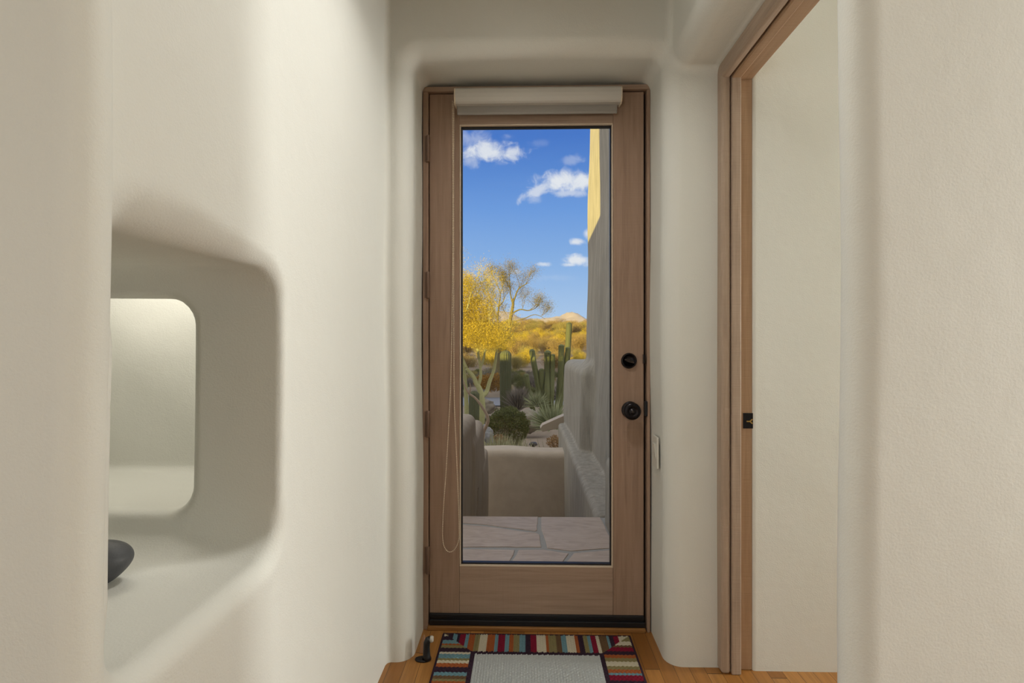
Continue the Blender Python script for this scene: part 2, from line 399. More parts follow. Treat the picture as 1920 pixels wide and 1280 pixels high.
# rest of the room behind the camera, with windows added to carry fill lights
slab('wall_front_left_outer', (-2.4, 0.63, -0.05), (-1.49, 0.76, 2.72), PL)
slab('wall_front_right_outer', (1.74, 0.90, -0.05), (4.8, 1.03, 2.72), PL)
slab('wall_side_room_outer', (1.74, 2.03, -0.05), (4.8, 2.15, 2.72), PL)
def wall_with_window(tagname, plane, p0, p1, a0, a1, w0, w1, z0, z1, th, wn):
    """wall in plane X=p0..p1 (plane 'X') along Y a0..a1 with an opening w0..w1, z0..z1"""
    m = MB()
    def bx(a, b, c, d):
        if plane == 'X': m.box((p0, a, c), (p1, b, d))
        else: m.box((a, p0, c), (b, p1, d))
    bx(a0, a1, -0.05, z0); bx(a0, a1, z1, 2.72); bx(a0, w0, z0, z1); bx(w1, a1, z0, z1)
    struct(m.build(tagname, PL), 'cream plaster wall with an unseen window, out of view')
    q = (p0 + p1) / 2; e = empty(wn, (q, (w0 + w1) / 2, z0) if plane == 'X' else ((w0 + w1) / 2, q, z0), kind='structure')
    f = MB()
    def fb(a, b, c, d, t=0.03):
        if plane == 'X': f.box((q - t, a, c), (q + t, b, d))
        else: f.box((a, q - t, c), (b, q + t, d))
    g = 0.05
    fb(w0, w1, z0, z0 + g); fb(w0, w1, z1 - g, z1); fb(w0, w0 + g, z0 + g, z1 - g); fb(w1 - g, w1, z0 + g, z1 - g); fb((w0 + w1) / 2 - .02, (w0 + w1) / 2 + .02, z0 + g, z1 - g)
    f.build('window_frame', M['frameZ'], e)
    gm = MB()
    if plane == 'X': gm.box((q - .004, w0 + g, z0 + g), (q + .004, w1 - g, z1 - g))
    else: gm.box((w0 + g, q - .004, z0 + g), (w1 - g, q + .004, z1 - g))
    gm.build('window_pane', M['glass'], e)
wall_with_window('wall_main_left', 'X', -2.4, -2.25, -4.4, 0.80, -2.6, -0.6, 0.7, 2.2, .15, 'added_window_1')
wall_with_window('wall_main_right', 'X', 2.35, 2.5, -4.4, 0.95, -.30, .70, 0.5, 2.2, .15, 'added_window_2')
wall_with_window('wall_rear', 'Y', -4.4, -4.25, -2.4, 3.2, -2.2, -1.2, 0.4, 2.0, .15, 'added_window_3')
wall_with_window('wall_side_room_right', 'X', 4.56, 4.7, 1.0, 2.15, 1.46, 1.98, 0.40, 2.15, .15, 'window_4')

# ------------------------------------------------------------------ glazed entry door
YD = 2.300
X = lambda px, y=YD, py=640: at(px, py, y).x
Zp = lambda py, y=YD, px=1005: at(px, py, y).z
d1 = empty('door_1', (X(1005), YD, 0), label='tall brown wood door with one full-length glass pane and dark hardware', cat='door', kind='structure')
fx0, fx1 = X(793, 2.288), X(1219, 2.288); lx0, lx1 = X(805.5), X(1207)
ftop = Zp(161, 2.288); ltop = Zp(174.5)
# frame: two jambs and a head with softened outer top corners
def frame_piece(name, pts, mat, y0=2.284, y1=2.395): return MB().prism([(a, y0, b) for a, b in pts], (0, y1 - y0, 0)).build(name, mat, d1, False, 0.003)
rr = 0.018
arcL = [(fx0 + rr - rr * math.cos(a), ftop - rr + rr * math.sin(a)) for a in np.linspace(0, math.pi / 2, 6)]
arcR = [(fx1 - rr + rr * math.sin(a), ftop - rr + rr * math.cos(a)) for a in np.linspace(0, math.pi / 2, 6)]
jl = lx0 - 0.004; jr = lx1 + 0.011
frame_piece('jamb', [(fx0, 0.0), (jl, 0.0), (jl, ltop + 0.004), (fx0, ltop + 0.004)], M['doorZ'])
frame_piece('jamb', [(jr, 0.0), (fx1, 0.0), (fx1, ltop + 0.005), (jr, ltop + 0.005)], M['doorZ'])
frame_piece('head', [(fx0, ltop + 0.0045)] + arcL + arcR + [(fx1, ltop + 0.0055)], M['doorX'])
# rebate seen in the gaps
MB().box((jl - .002, 2.335, 0.01), (lx0 + .004, 2.35, ltop)).box((lx1 - .004, 2.335, 0.01), (jr + .002, 2.35, ltop)).box((jl, 2.335, ltop - .004), (jr, 2.35, ltop + .005)).build('weather_seal', M['black'], d1)
gx0, gx1 = X(861.5), X(1149.5); gz0, gz1 = Zp(1063), Zp(232); zb = Zp(1151)
def leaf(name, a, b, c, d, mat): return MB().box((a, YD, c), (b, YD + 0.045, d)).build(name, mat, d1, False, 0.0016)
leaf('stile', lx0, gx0 - .0006, zb, ltop, M['doorZ']); leaf('stile', gx1 + .0006, lx1, zb, ltop, M['doorZ'])
leaf('top_rail', gx0, gx1, gz1, ltop, M['doorX']); leaf('bottom_rail', gx0, gx1, zb, gz0, M['doorX'])
def ring(a0, a1, c0, c1, w, y0, y1):
    return MB().box((a0, y0, c0), (a1, y1, c0 + w)).box((a0, y0, c1 - w), (a1, y1, c1)).box((a0, y0, c0 + w), (a0 + w, y1, c1 - w)).box((a1 - w, y0, c0 + w), (a1, y1, c1 - w))
tag(ring(gx0, gx1, gz0, gz1, 0.006, YD - 0.001, YD + 0.014).build('glazing_bead', M['bead'], d1, False, 0.002), 'pale thin bead around the glass')
ring(gx0 + .0035, gx1 - .0035, gz0 + .005, gz1 - .004, 0.0075, YD + 0.012, YD + 0.033).build('glazing_gasket', M['black'], d1)
MB().box((gx0 + .006, YD + 0.018, gz0 + .008), (gx1 - .006, YD + 0.022, gz1 - .008)).build('glass_pane', M['glass'], d1)
tag(MB().box((lx0 + .001, YD - 0.004, 0.022), (lx1 - .001, YD + .04, zb)).box((lx0 + .001, YD - 0.010, zb - .014), (lx1, YD - .003, zb)).box((lx0 + .001, YD - 0.012, 0.018), (lx1 + .004, YD - .001, 0.040)).build('door_sweep', M['black'], d1, False, 0.002), 'black rubber sweep along the foot')
MB().box((fx0 + .02, YD - .022, 0.0), (fx1 - .02, YD + .10, 0.017)).build('threshold', wood('sill_wood', (0.17, .075, .022, 1), (.30, .14, .043, 1), (.38, .19, .06, 1), 'X', 0.2, 0.35), d1, False, .003)
for a, b in ((255, 305), (509, 560), (769, 820), (1023, 1075)):
    hz = Zp(b); ht = Zp(a); xh = X(802.5, 2.282)
    h = MB().lathe([(0.0, 0), (.006, .001), (.0075, .004), (.0075, ht - hz - .004), (.006, ht - hz - .001), (0, ht - hz)], (xh, 2.280, hz), n=14).build('hinge', M['hinge'], d1, True)
    MB().box((xh - .015, 2.2825, hz + .003), (xh - .002, 2.286, ht - .003)).build('hinge_leaf', M['hinge'], h)
# deadbolt and knob
p = at(1179, 676, YD); db = MB().lathe([(0, 0), (.0325, 0), (.0335, .004), (.031, .009), (.027, .0105), (.0265, .008), (0, .008)], (p.x, YD, p.z), 'Y', 40).build('deadbolt', M['bronze'], d1, True)
R45 = [(-.020, .0075), (-.008, .010), (.010, .004), (.021, -.006), (.019, -.0115), (.006, -.010), (-.011, -.004), (-.022, .003)]
MB().prism([(p.x + a, YD - .008, p.z + b) for a, b in R45], (0, -.013, 0)).build('thumb_turn', M['bronze2'], db, False, .003)
p = at(1181, 768, YD); kn = MB().lathe([(0, 0), (.036, 0), (.0365, .004), (.032, .008), (.014, .010), (.012, .028), (.020, .033), (.0335, .040), (.037, .050), (.0345, .059), (.027, .0625), (.017, .0618), (.0165, .0605), (.012, .0605), (.0115, .0625), (0, .063)], (p.x, YD, p.z), 'Y', 48).build('door_knob', M['bronze'], d1, True)
MB().lathe([(0, 0), (.006, 0), (.006, .003), (.0045, .004), (0, .004)], (p.x, YD - .063, p.z), 'Y', 20).build('lock_button', M['bronze2'], kn, True)
p = at(1210.5, 766, 2.284); MB().box((p.x - .005, 2.280, p.z - .032), (p.x + .008, 2.30, p.z + .032)).build('latch_strike', M['black'], d1, False, .002)
p = at(1208.5, 673, 2.284); MB().box((p.x - .004, 2.283, p.z - .02), (p.x + .003, 2.31, p.z + .02)).build('bolt_strike', M['bronze'], d1, False, .001)

# ------------------------------------------------------------------ roller blind on the door head
bl = empty('roller_blind', (X(1008), 2.24, Zp(214, 2.25)), label='small rolled-up beige roller blind mounted across the top of the glazed door', cat='blind')
yb = 2.245
bx0, bx1 = X(852, yb), X(1166, yb); z1 = Zp(163.5, yb, 1000); z0 = Zp(194, yb, 1000); zc = (z0 + z1) / 2; rb = (z1 - z0) / 2
# fascia: rounded front profile
prof = [(yb + .052, z1 - .001), (yb + .052, z0 + .004), (yb - .003, z0 + .001), (yb - .012, z0 + .006), (yb - .018, zc - .012), (yb - .0195, zc + .004), (yb - .016, z1 - .012), (yb - .006, z1 - .002), (yb + .004, z1)]
MB().prism([(bx0 + .004, a, b) for a, b in prof], (bx1 - bx0 - .008, 0, 0)).build('fascia', M['blind'], bl, False, .0015)
for xa, s in ((bx0, 1), (bx1 - .006, 1)):
    pr = [(yb + .053, z1 - .003), (yb + .053, z0 + .001), (yb + .002, z0 - .004), (yb - .010, z0 + .002), (yb - .018, z0 + .016), (yb - .018, z1 - .014), (yb - .008, z1 - .003)]
    MB().prism([(xa, a, b) for a, b in pr], (.006, 0, 0)).build('end_bracket', M['chain'], bl, False, .0015)
tx0, tx1 = X(857.5, 2.27), X(1157, 2.27); zd = Zp(214.5, 2.27)
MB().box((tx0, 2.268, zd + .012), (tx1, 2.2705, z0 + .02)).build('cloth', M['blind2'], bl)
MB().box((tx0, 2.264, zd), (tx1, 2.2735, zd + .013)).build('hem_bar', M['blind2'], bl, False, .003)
# bead chain: two strands and the loop at the bottom
path = [(848.5, 190), (848.8, 300), (849, 420), (848, 560), (845.5, 700), (842, 780), (836.5, 880), (831.5, 950), (830, 985), (830, 1008), (832, 1022), (837, 1031), (843, 1034.5), (850, 1032), (856, 1024), (860, 1013), (861, 1000), (860.5, 970), (858, 900), (854.5, 820), (851.5, 740), (850.8, 600), (850.5, 420), (850.6, 300), (851, 190)]
yc = 2.278
pts = [at(a, b, yc) for a, b in path]
def resample(pts, step):
    out = [pts[0].copy()]; need = step
    for a, b in zip(pts[:-1], pts[1:]):
        L = (b - a).length; pos = need
        while pos <= L: out.append(a.lerp(b, pos / L)); pos += step
        need = pos - L
    return out
def smooth_path(pts, k=6):
    out = []
    for i in range(len(pts) - 1):
        p0, p1, p2, p3 = pts[max(i - 1, 0)], pts[i], pts[i + 1], pts[min(i + 2, len(pts) - 1)]
        for j in range(k):
            t = j / k; out.append(0.5 * (2 * p1 + (p2 - p0) * t + (2 * p0 - 5 * p1 + 4 * p2 - p3) * t * t + (3 * p1 - p0 - 3 * p2 + p3) * t ** 3))
    return out + [pts[-1]]
cp = smooth_path(pts); cm = MB(); cm.tube(cp, .0009, 5)
for q in resample(cp, .0075):
    r = .0026; V8 = []
    cm.lathe([(0, -r), (r * .75, -r * .65), (r, 0), (r * .75, r * .65), (0, r)], q, 'Z', 7)
cm.build('bead_chain', M['chain'], bl, True)

# ------------------------------------------------------------------ side doorway: wooden frame without a leaf
d2 = empty('door_2', (0.80, 2.03, 0), label='pale rough-sawn wood door frame of the open side doorway', cat='door frame', kind='structure')
JY = 2.036; HZ = 2.230; NY = 1.20
def post(name, x0, x1, y0, y1, z1, mat, bev=.003, sg=2): return MB().box((x0, y0, 0.0), (x1, y1, z1)).build(name, mat, d2, False, bev, sg)
post('jamb', 0.800, 0.857, JY, 2.12, HZ + .12, M['frameZ'])
post('stop', 0.768, 0.803, JY - .034, 2.10, HZ + .1195, M['caseZ'], .004)
post('casing', 0.731, 0.766, JY - .030, 2.10, HZ + .119, M['caseZ'], .012, 4)
post('jamb', 0.800, 0.857, NY - .08, NY, HZ + .03, M['frameZ'])
post('stop', 0.768, 0.803, NY - .08, NY + .034, HZ + .03, M['caseZ'], .004)
post('casing', 0.731, 0.766, NY - .08, NY + .030, HZ + .033, M['caseZ'], .012, 4)
def headpiece(name, x0, x1, z0, z1, mat, bev=.003, sg=2): return MB().box((x0, NY - .02, z0), (x1, JY + .02, z1)).build(name, mat, d2, False, bev, sg)
headpiece('head', 0.801, 0.8565, HZ, HZ + .121, M['frameY'])
headpiece('head_stop', 0.7685, 0.8025, HZ - .010, HZ + .1205, M['frameY'], .004)
headpiece('head_casing', 0.7315, 0.7655, HZ - .006, HZ + .1215, M['caseY'], .012, 4)
p = at(1400, 788.5, JY); st = MB().box((0.822, JY - .003, p.z - .029), (0.867, JY + .001, p.z + .029)).build('strike_plate', M['bronze'], d2, False, .001)
Y_ = [(-.013, .0022), (.0, .0022), (.008, .009), (.012, .009), (.012, .006), (.004, 0), (.012, -.006), (.012, -.009), (.008, -.009), (0, -.0022), (-.013, -.0022)]
MB().prism([(0.846 + a * .9, JY - .003, p.z - .002 + b) for a, b in Y_], (0, -.0012, 0)).build('latch_opening', M['brass'], st)

# ------------------------------------------------------------------ light switch on the door reveal
sx = REC[1][0]
sw = empty('light_switch', (sx, 2.172, .79), label='white rocker light switch on the plaster reveal right of the glazed door', cat='light switch')
MB().box((sx - .012, 2.135, .731), (sx - .003, 2.207, .858)).build('cover_plate', M['switch'], sw, False, .004, 3)
MB().prism([(sx - .0115, 2.155, .762), (sx - .0155, 2.155, .795), (sx - .018, 2.155, .828), (sx - .010, 2.155, .828), (sx - .010, 2.155, .762)], (0, .033, 0)).build('rocker', M['switch'], sw, False, .001)

# ------------------------------------------------------------------ door stop
b = fl(797, 1237); ds = empty('door_stop', b, label='small black floor-mounted door stop with grey bumper beside the rug', cat='door stop')
foot = []
for k in range(28):
    a = 2 * math.pi * k / 28; foot.append((b.x - .004 + .031 * math.cos(a) * (1.15 if math.cos(a) < 0 else .8), b.y + .020 * math.sin(a), 0))
MB().prism(foot, (0, 0, .007)).build('base', M['black'], ds, False, .0025)
MB().tube([(b.x + .006, b.y, .005), (b.x + .006, b.y, .016), (b.x + .006, b.y, .05), (b.x + .007, b.y, .068), (b.x + .012, b.y, .079), (b.x + .020, b.y, .082)], [.019, .0145, .0125, .013, .013, .012], 18).build('post', M['black'], ds, True)
MB().lathe([(0, 0), (.0115, 0), (.0125, .003), (.012, .009), (.009, .0125), (0, .014)], (b.x + .020, b.y, .082), 'X', 18).build('bumper', M['rubber_grey'], ds, True)
# small pale wedge against the reveal behind the stop
w0 = fl(786, 1222) + Vector((.012, -.012, 0))
tag(MB().prism([(w0.x - .010, w0.y, 0), (w0.x + .012, w0.y, 0), (w0.x + .012, w0.y + .006, .05), (w0.x + .010, w0.y + .008, .068), (w0.x + .004, w0.y + .008, .066), (w0.x - .004, w0.y + .004, .035)], (0, .012, 0)).build('wood_wedge', M['bead'].copy(), None, False, .003), 'thin pointed wood wedge leaning by the reveal behind the door stop', 'wedge')
bpy.data.objects['wood_wedge'].data.materials[0].node_tree.nodes['Principled BSDF'].inputs['Base Color'].default_value = (.36, .19, .10, 1)

# ------------------------------------------------------------------ rug
S = lambda *c: lin(*c)[:3]
MAR, CRM, TEA, OLV, RST, BRN, PLM, FLD = S(140, 22, 52), S(222, 212, 186), S(118, 158, 168), S(148, 136, 92), S(176, 96, 50), S(116, 90, 62), S(58, 38, 54), S(206, 210, 208)
rx0, rx1 = fl(829, 1192).x, fl(1182, 1192).x; ry1 = fl(1005, 1191).y; ry0 = ry1 - 0.53; BW = .150
far = [(615, TEA), (640, RST), (680, OLV), (710, CRM), (760, RST), (812, TEA), (835, MAR), (880, TEA), (905, RST), (935, OLV), (972, TEA), (1012, PLM), (1045, MAR), (1085, CRM), (1145, RST), (1165, OLV), (1215, BRN), (1245, TEA), (1280, CRM), (1335, RST), (1360, PLM), (1390, OLV), (1420, TEA), (1440, MAR), (1475, CRM), (1500, BRN), (1545, TEA), (1565, PLM), (1590, MAR), (1625, CRM)]
farx = [(-9, BRN), (fl(690 + 500 / 3.4286, 1215).x, PLM), (fl(690 + 535 / 3.4286, 1215).x, TEA), (fl(690 + 560 / 3.4286, 1215).x, PLM), (fl(690 + 578 / 3.4286, 1215).x, MAR)] + [(fl(690 + a / 3.4286, 1215).x, c) for a, c in far]
def sidey(l): return [(fl(1000, 1040 + a / 3.4286).y, c) for a, c in l]
ly = sidey([(515, CRM), (540, PLM), (565, TEA), (590, RST), (602, OLV), (615, PLM), (643, CRM), (655, TEA), (683, OLV), (698, CRM), (716, RST), (740, PLM), (776, TEA), (800, BRN), (818, OLV), (835, RST), (855, MAR), (890, CRM), (920, TEA), (950, OLV), (985, PLM), (1030, RST), (1080, CRM), (1140, MAR)])
ryl = sidey([(515, OLV), (560, CRM), (585, BRN), (597, MAR), (622, PLM), (645, RST), (668, OLV), (690, CRM), (720, OLV), (740, RST), (763, TEA), (780, MAR), (815, PLM), (840, CRM), (870, OLV), (910, RST), (950, TEA), (990, MAR), (1040, OLV), (1100, PLM)])
def pick_x(x):
    c = farx[0][1]
    for a, cc in farx:
        if x >= a: c = cc
    return c
def pick_y(l, y):
    for a, cc in reversed(l):
        if y <= a: return cc
    return l[0][1]
def rugcol(x, y):
    dl, dr, df, dn = x - rx0, rx1 - x, ry1 - y, y - ry0
    m = min(dl, dr, df, dn)
    if m < .009: return PLM
    if m > BW: return FLD
    if m > BW - .017: return PLM
    if df == m or dn == m: return pick_x(x if df == m else rx0 + rx1 - x)
    return pick_y(ly if dl == m else ryl, y)
nx = int((rx1 - rx0) / .0035); ny = int((ry1 - ry0) / .0035)
gx = np.linspace(rx0, rx1, nx + 1); gy = np.linspace(ry0, ry1, ny + 1)
gxx, gyy = np.meshgrid(gx, gy, indexing='ij')
dm = np.minimum(np.minimum(gxx - rx0, rx1 - gxx), np.minimum(gyy - ry0, ry1 - gyy))
vertical = (np.minimum(ry1 - gyy, gyy - ry0) <= dm + 1e-9) | (dm > BW)
knit = np.where(vertical, np.abs(np.sin(gxx * math.pi / .0105)) , np.abs(np.sin(gyy * math.pi / .0105)))
loops = np.where(vertical, np.sin(gyy * 2 * math.pi / .016 + 3 * np.floor(gxx / .0105)), np.sin(gxx * 2 * math.pi / .016 + 3 * np.floor(gyy / .0105)))
gz = .005 + .0035 * np.sqrt(knit) + .0013 * loops + RNG.normal(0, .0004, gxx.shape)
gz = np.where(dm < .009, .0075, gz); gz = np.where(dm < .0005, .0005, gz)
Vr = np.stack([gxx, gyy, gz], -1).reshape(-1, 3)
ii, jj = np.meshgrid(np.arange(nx), np.arange(ny), indexing='ij'); a0 = ii * (ny + 1) + jj
Fr = np.stack([a0, a0 + ny + 1, a0 + ny + 2, a0 + 1], -1).reshape(-1, 4)
me = np_mesh('rug', Vr, Fr); ca = me.color_attributes.new('Col', 'FLOAT_COLOR', 'CORNER')
fc = np.array([rugcol(x, y) for x, y in zip((gx[ii] + gx[ii + 1]).ravel() / 2, (gy[jj] + gy[jj + 1]).ravel() / 2)])
kshade = .88
ca.data.foreach_set('color', np.repeat(np.concatenate([fc * kshade, np.ones((len(fc), 1))], 1), 4, 0).astype(np.float32).ravel())
rug = link('rug', me, M['rug'], None, True)
tag(rug, 'small knitted rug with multicoloured striped border and pale centre before the door', 'rug')

# ------------------------------------------------------------------ pebble in the niche, lamp in the inner pocket
bm_v = []; pm = MB()
pc = at(188, 1062, 1.0)
prf = [(0, -.040), (.018, -.039), (.032, -.030), (.045, -.015), (.053, .002), (.052, .016), (.043, .028), (.029, .036), (.012, .040), (0, .0405)]
pm.lathe(prf, (0, 0, 0), 'Z', 40)
pv = []
for x_, y_, z_ in pm.v:
    pv.append((x_ * 1.02 + .010 * math.sin(z_ * 40) , y_ * .86, z_ * 1.02 - .10 * x_))
pm.v = pv; peb = pm.build('pebble', M['pebble'], None, True); peb.location = (pc.x, 1.0, .0)
md = peb.modifiers.new('soft', 'SUBSURF'); md.levels = 1; md.render_levels = 2
peb.location.z = .775 - min(v[2] for v in pv) * .985
tag(peb, 'smooth dark grey stone on the plaster sill of the wall niche', 'stone')

# ------------------------------------------------------------------ outside: house front, landing, stair walls
fm = MB()
fm.box((-48, 2.42, -2), (-17, 2.56, 5.0)).box((-17, 2.42, -2), (-5, 2.56, 2.80)).box((-5, 2.42, -2), (-1.43, 2.56, 3.0)).box((-1.43, 2.42, -2), (-.46, 2.56, 4.6)).box((.55, 2.42, -2), (5.0, 2.56, 4.6)).box((-.46, 2.42, 2.37), (.55, 2.56, 4.6)).box((-.46, 2.42, -2), (.55, 2.56, -.10))  # stepped heights and long unseen left run shaped to block the low sun
struct(fm.build('wall_house_front', M['stuccoL']), 'outer house wall around the glazed door, its unseen left run added to shade the garden')

def right_mass(x, y, z):
    w = 0.012 * np.sin(1.7 * y + .9 * z) + 0.008 * np.sin(3.9 * z + 2.3 * y)
    xx = x + w + 0.016 * (z - 1.0)*-1.0
    tall = rbox(xx, y, z, (0.765, 3.2, -2), (4.5, 6.75 , 7.0), 0.07)
    low = rbox(x + w, y + .5*w, z, (0.612, 6.0, -2), (1.9, 8.45, 0.965), 0.13)
    ledge = rbox(x + .5 * w, y, z, (0.506, 3.83, -2.2), (1.6, 8.2, -0.005), 0.05)
    plinth = rbox(x + .5 * w, y, z, (0.548, 2.4, -.3), (1.4, 3.72, .46), 0.06)
    return union(np.minimum(union(tall, low, .10), plinth), ledge, .03)
V, N, Q = nets(right_mass, (0.40, 2.5, -2.1), (2.2, 8.7, 5.6), 0.034)
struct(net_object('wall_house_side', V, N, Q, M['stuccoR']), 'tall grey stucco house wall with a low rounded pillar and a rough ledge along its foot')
def left_mass(x, y, z):
    w = 0.012 * np.sin(2.1 * y + 1.3 * z) + 0.008 * np.sin(4.2 * z + y)
    pa = rbox(x + w, y, z, (-.80, 2.60, -2), (-.475, 3.95, 1.6), .07)
    a = rbox(x + w, y + w, z, (-.86, 3.90, -2), (-.470, 5.02, .565), .075)
    b = rbox(x + w, y + w, z, (-.86, 4.6, -2), (-.455, 5.95, .375), .075)
    c = rbox(x + w, y + w, z, (-.84, 5.4, -2), (-.450, 6.55, -.055), .06)
    m = union(union(a, b, .03), c, .03)
    slit = rbox(x, y, z, (-.60, 4.86, -1.2), (-.40, 4.98, -.12), .02)
    return np.maximum(m, -slit)
V, N, Q = nets(left_mass, (-1.0, 2.6, -2.1), (-.35, 6.8, 1.75), 0.022)
struct(net_object('wall_stair_left', V, N, Q, M['stuccoL']), 'stepped tan stucco wall descending along the left of the outside stair')
def end_mass(x, y, z):
    w = 0.012 * np.sin(2.1 * x + 1.3 * z) + .006 * np.sin(7 * x)
    return rbox(x, y + w, z + w, (-1.5, 7.0, -2.3), (.75, 7.42, -.205), .09)
V, N, Q = nets(end_mass, (-1.6, 6.8, -2.2), (.85, 7.6, 0.0), 0.03)
struct(net_object('wall_garden_end', V, N, Q, M['stuccoE']), 'low tan stucco garden wall crossing at the foot of the stair')
slab('stair_floor', (-.9, 3.80, -1.7), (.8, 7.2, -1.4), M['stuccoE'], 'lower landing of the outside stair')

# landing: grout bed with individual irregular flagstones set in it (one paved floor)
slab('floor_landing', (-1.2, 2.40, -.20), (.62, 3.80, -.0105), M['grout'], 'grey mortar bed of the outside landing')
P = lambda a, b: fl(a, b, -.01)
st1 = [P(700, 981), P(862, 980.5), P(905, 983), P(1003, 996), P(1007, 994), P(1009, 966.5), P(700, 966.5)]
st2 = [P(1015, 966.5), P(1124, 966.5), P(1145, 1010), P(1160, 1026), P(1147, 1027.5), P(1070, 1033.5), P(1026, 1027.5), P(1020, 1008), P(1016, 992)]
st3 = [P(700, 984), P(862, 983.5), P(903, 986), P(1004, 999.5), P(1011, 1003), P(1016, 1026), P(700, 1025.5)]
st4 = [P(700, 1029), P(966, 1031), P(952, 1060), P(925, 1100), P(700, 1100)]
st5 = [P(973, 1031), P(1018, 1031), P(1066, 1038), P(1051, 1060), P(1030, 1100), P(932, 1100), P(957, 1060)]
st6 = [P(1075, 1038), P(1147, 1031.5), P(1190, 1030), P(1215, 1100), P(1037, 1100), P(1057, 1060)]
for k, s_ in enumerate((st1, st2, st3, st4, st5, st6)):
    # slightly wobbly outline
    out = []
    for i in range(len(s_)):
        a, b2 = s_[i], s_[(i + 1) % len(s_)]
        nn = max(1, int((b2 - a).length / .07))
        for j in range(nn):
            q = a.lerp(b2, j / nn); out.append(Vector((q.x + random.uniform(-.004, .004), min(q.y + random.uniform(-.004, .004), 3.80), -.03)))
    o = MB().prism(out, (0, 0, .024)).build('floor_flagstone', M['flag'], None, False, .004)
    struct(o, 'pinkish tan flagstone of the outside landing')

# slanted tan spout jutting from the pillar
sp = [at(1013, 803, 8.3), at(1017, 809.5, 8.3), at(1056, 801, 8.3), at(1075, 797, 8.3), at(1075, 772, 8.3), at(1048, 783, 8.3), at(1017, 797, 8.3)]
tag(MB().prism(sp, (0, .24, 0)).build('roof_spout', M['canale'], None, False, .004), 'slanted tan spout jutting out from the foot of the grey stucco pillar', 'spout')

# ------------------------------------------------------------------ terrain
def gz_at(y):
    return float(np.interp(y, [0, 26, 40, 60, 100, 150, 260], [-1.62, -1.62, -1.2, -.1, 2.1, 4.3, 8.0]))
xs = np.linspace(-90, 110, 90); ys = np.concatenate([np.linspace(7.2, 30, 40), np.linspace(31, 260, 50)])
tv = [(x, y, gz_at(y) + .05 * math.sin(x * 1.3 + y) + .04 * math.sin(y * 2.2 - x * .7)) for y in ys for x in xs]
W_ = len(xs); tf = [(r * W_ + c, r * W_ + c + 1, (r + 1) * W_ + c + 1, (r + 1) * W_ + c) for r in range(len(ys) - 1) for c in range(W_ - 1)]
struct(MB().add(tv, tf).build('ground', M['soil'], None, True), 'desert gravel ground beyond the garden wall')
rd = MB(); a = [(x, 23.2 + .25 * math.sin(x * .2) + (x + 1) * .05, -1.54) for x in range(-14, 22)]; b2 = [(x, y + 3.4, z) for x, y, z in a]
n_ = len(a); rd.add(a + b2, [(i, i + 1, n_ + i + 1, n_ + i) for i in range(n_ - 1)])
struct(rd.build('road', M['road']), 'grey road passing behind the cactus')
# far ridge
hv = []; hf = []
prof = [(-200, 18), (-120, 26), (-60, 24), (-25, 28), (-15, 26), (-5, 21.5), (5, 20.0), (12, 19.5), (20, 20.5), (27, 22.5), (33, 23.0), (38, 25), (42, 25.5), (46, 24), (52, 18.5), (70, 15), (120, 17), (220, 12)]
hx = np.linspace(-200, 220, 130); hy = np.linspace(0, 1, 26)
for j, q in enumerate(hy):
    for x in hx:
        top = np.interp(x, [p_[0] for p_ in prof], [p_[1] for p_ in prof])
        hgt = top * math.sin(min(1.0, q * 1.25) * math.pi / 2) * (1 if q < .8 else 1 - (q - .8) * 2)
        rgh = (.9 * math.sin(x * .23 + 7 * q) + .6 * math.sin(x * .61 + 3 + 19 * q) + .4 * math.sin(x * 1.3 - 31 * q)) * math.sin(math.pi * min(1, q * 1.0)) * .9
        hv.append((x, 330 + 220 * q, 2 + hgt + rgh * (q < .78)))
hf = [(j * 130 + i, j * 130 + i + 1, (j + 1) * 130 + i + 1, (j + 1) * 130 + i) for j in range(25) for i in range(129)]
struct(MB().add(hv, hf).build('hills', M['hill'], None, True), 'pinkish desert ridge on the horizon')

# ------------------------------------------------------------------ plants
def leaves(n, ctr, rad, size, asp=3.0, shell=.55, up=0.0, rng=RNG):
    """n small leaf blades scattered through an ellipsoid; returns vertices and quads"""
    d = rng.normal(size=(n, 3)); d /= np.linalg.norm(d, axis=1)[:, None]
    r = shell + (1 - shell) * rng.random(n) ** .5
    r = np.where(rng.random(n) < .25, rng.random(n) ** .5, r)
    c = np.array(ctr) + d * r[:, None] * np.array(rad)
    return blades(c, d * .6 + rng.normal(size=(n, 3)) * .8 + np.array((0, 0, up)), size * (.6 + .8 * rng.random(n)), asp, rng)
def blades(c, dirv, L, asp, rng=RNG):
    n = len(c); a = dirv / np.linalg.norm(dirv, axis=1)[:, None]
    b = np.cross(a, rng.normal(size=(n, 3))); b /= np.linalg.norm(b, axis=1)[:, None]
    L = np.broadcast_to(L, (n,))[:, None]; w = L / asp / 2
    v = np.stack([c - b * w * .5, c + a * L * .5 - b * w, c + a * L, c + a * L * .5 + b * w], 1).reshape(-1, 3)
    return v
def leafmesh(name, vs, mat, parent=None):
    v = np.concatenate(vs); f = np.arange(len(v)).reshape(-1, 4)
    return link(name, np_mesh(name, v, f), mat, parent)
def limb(m, pts, r0, r1, n=7):
    p = smooth_path([Vector(q) for q in pts], 4); k = len(p)
    m.tube(p, [r0 + (r1 - r0) * i / (k - 1) for i in range(k)], n)
    return p
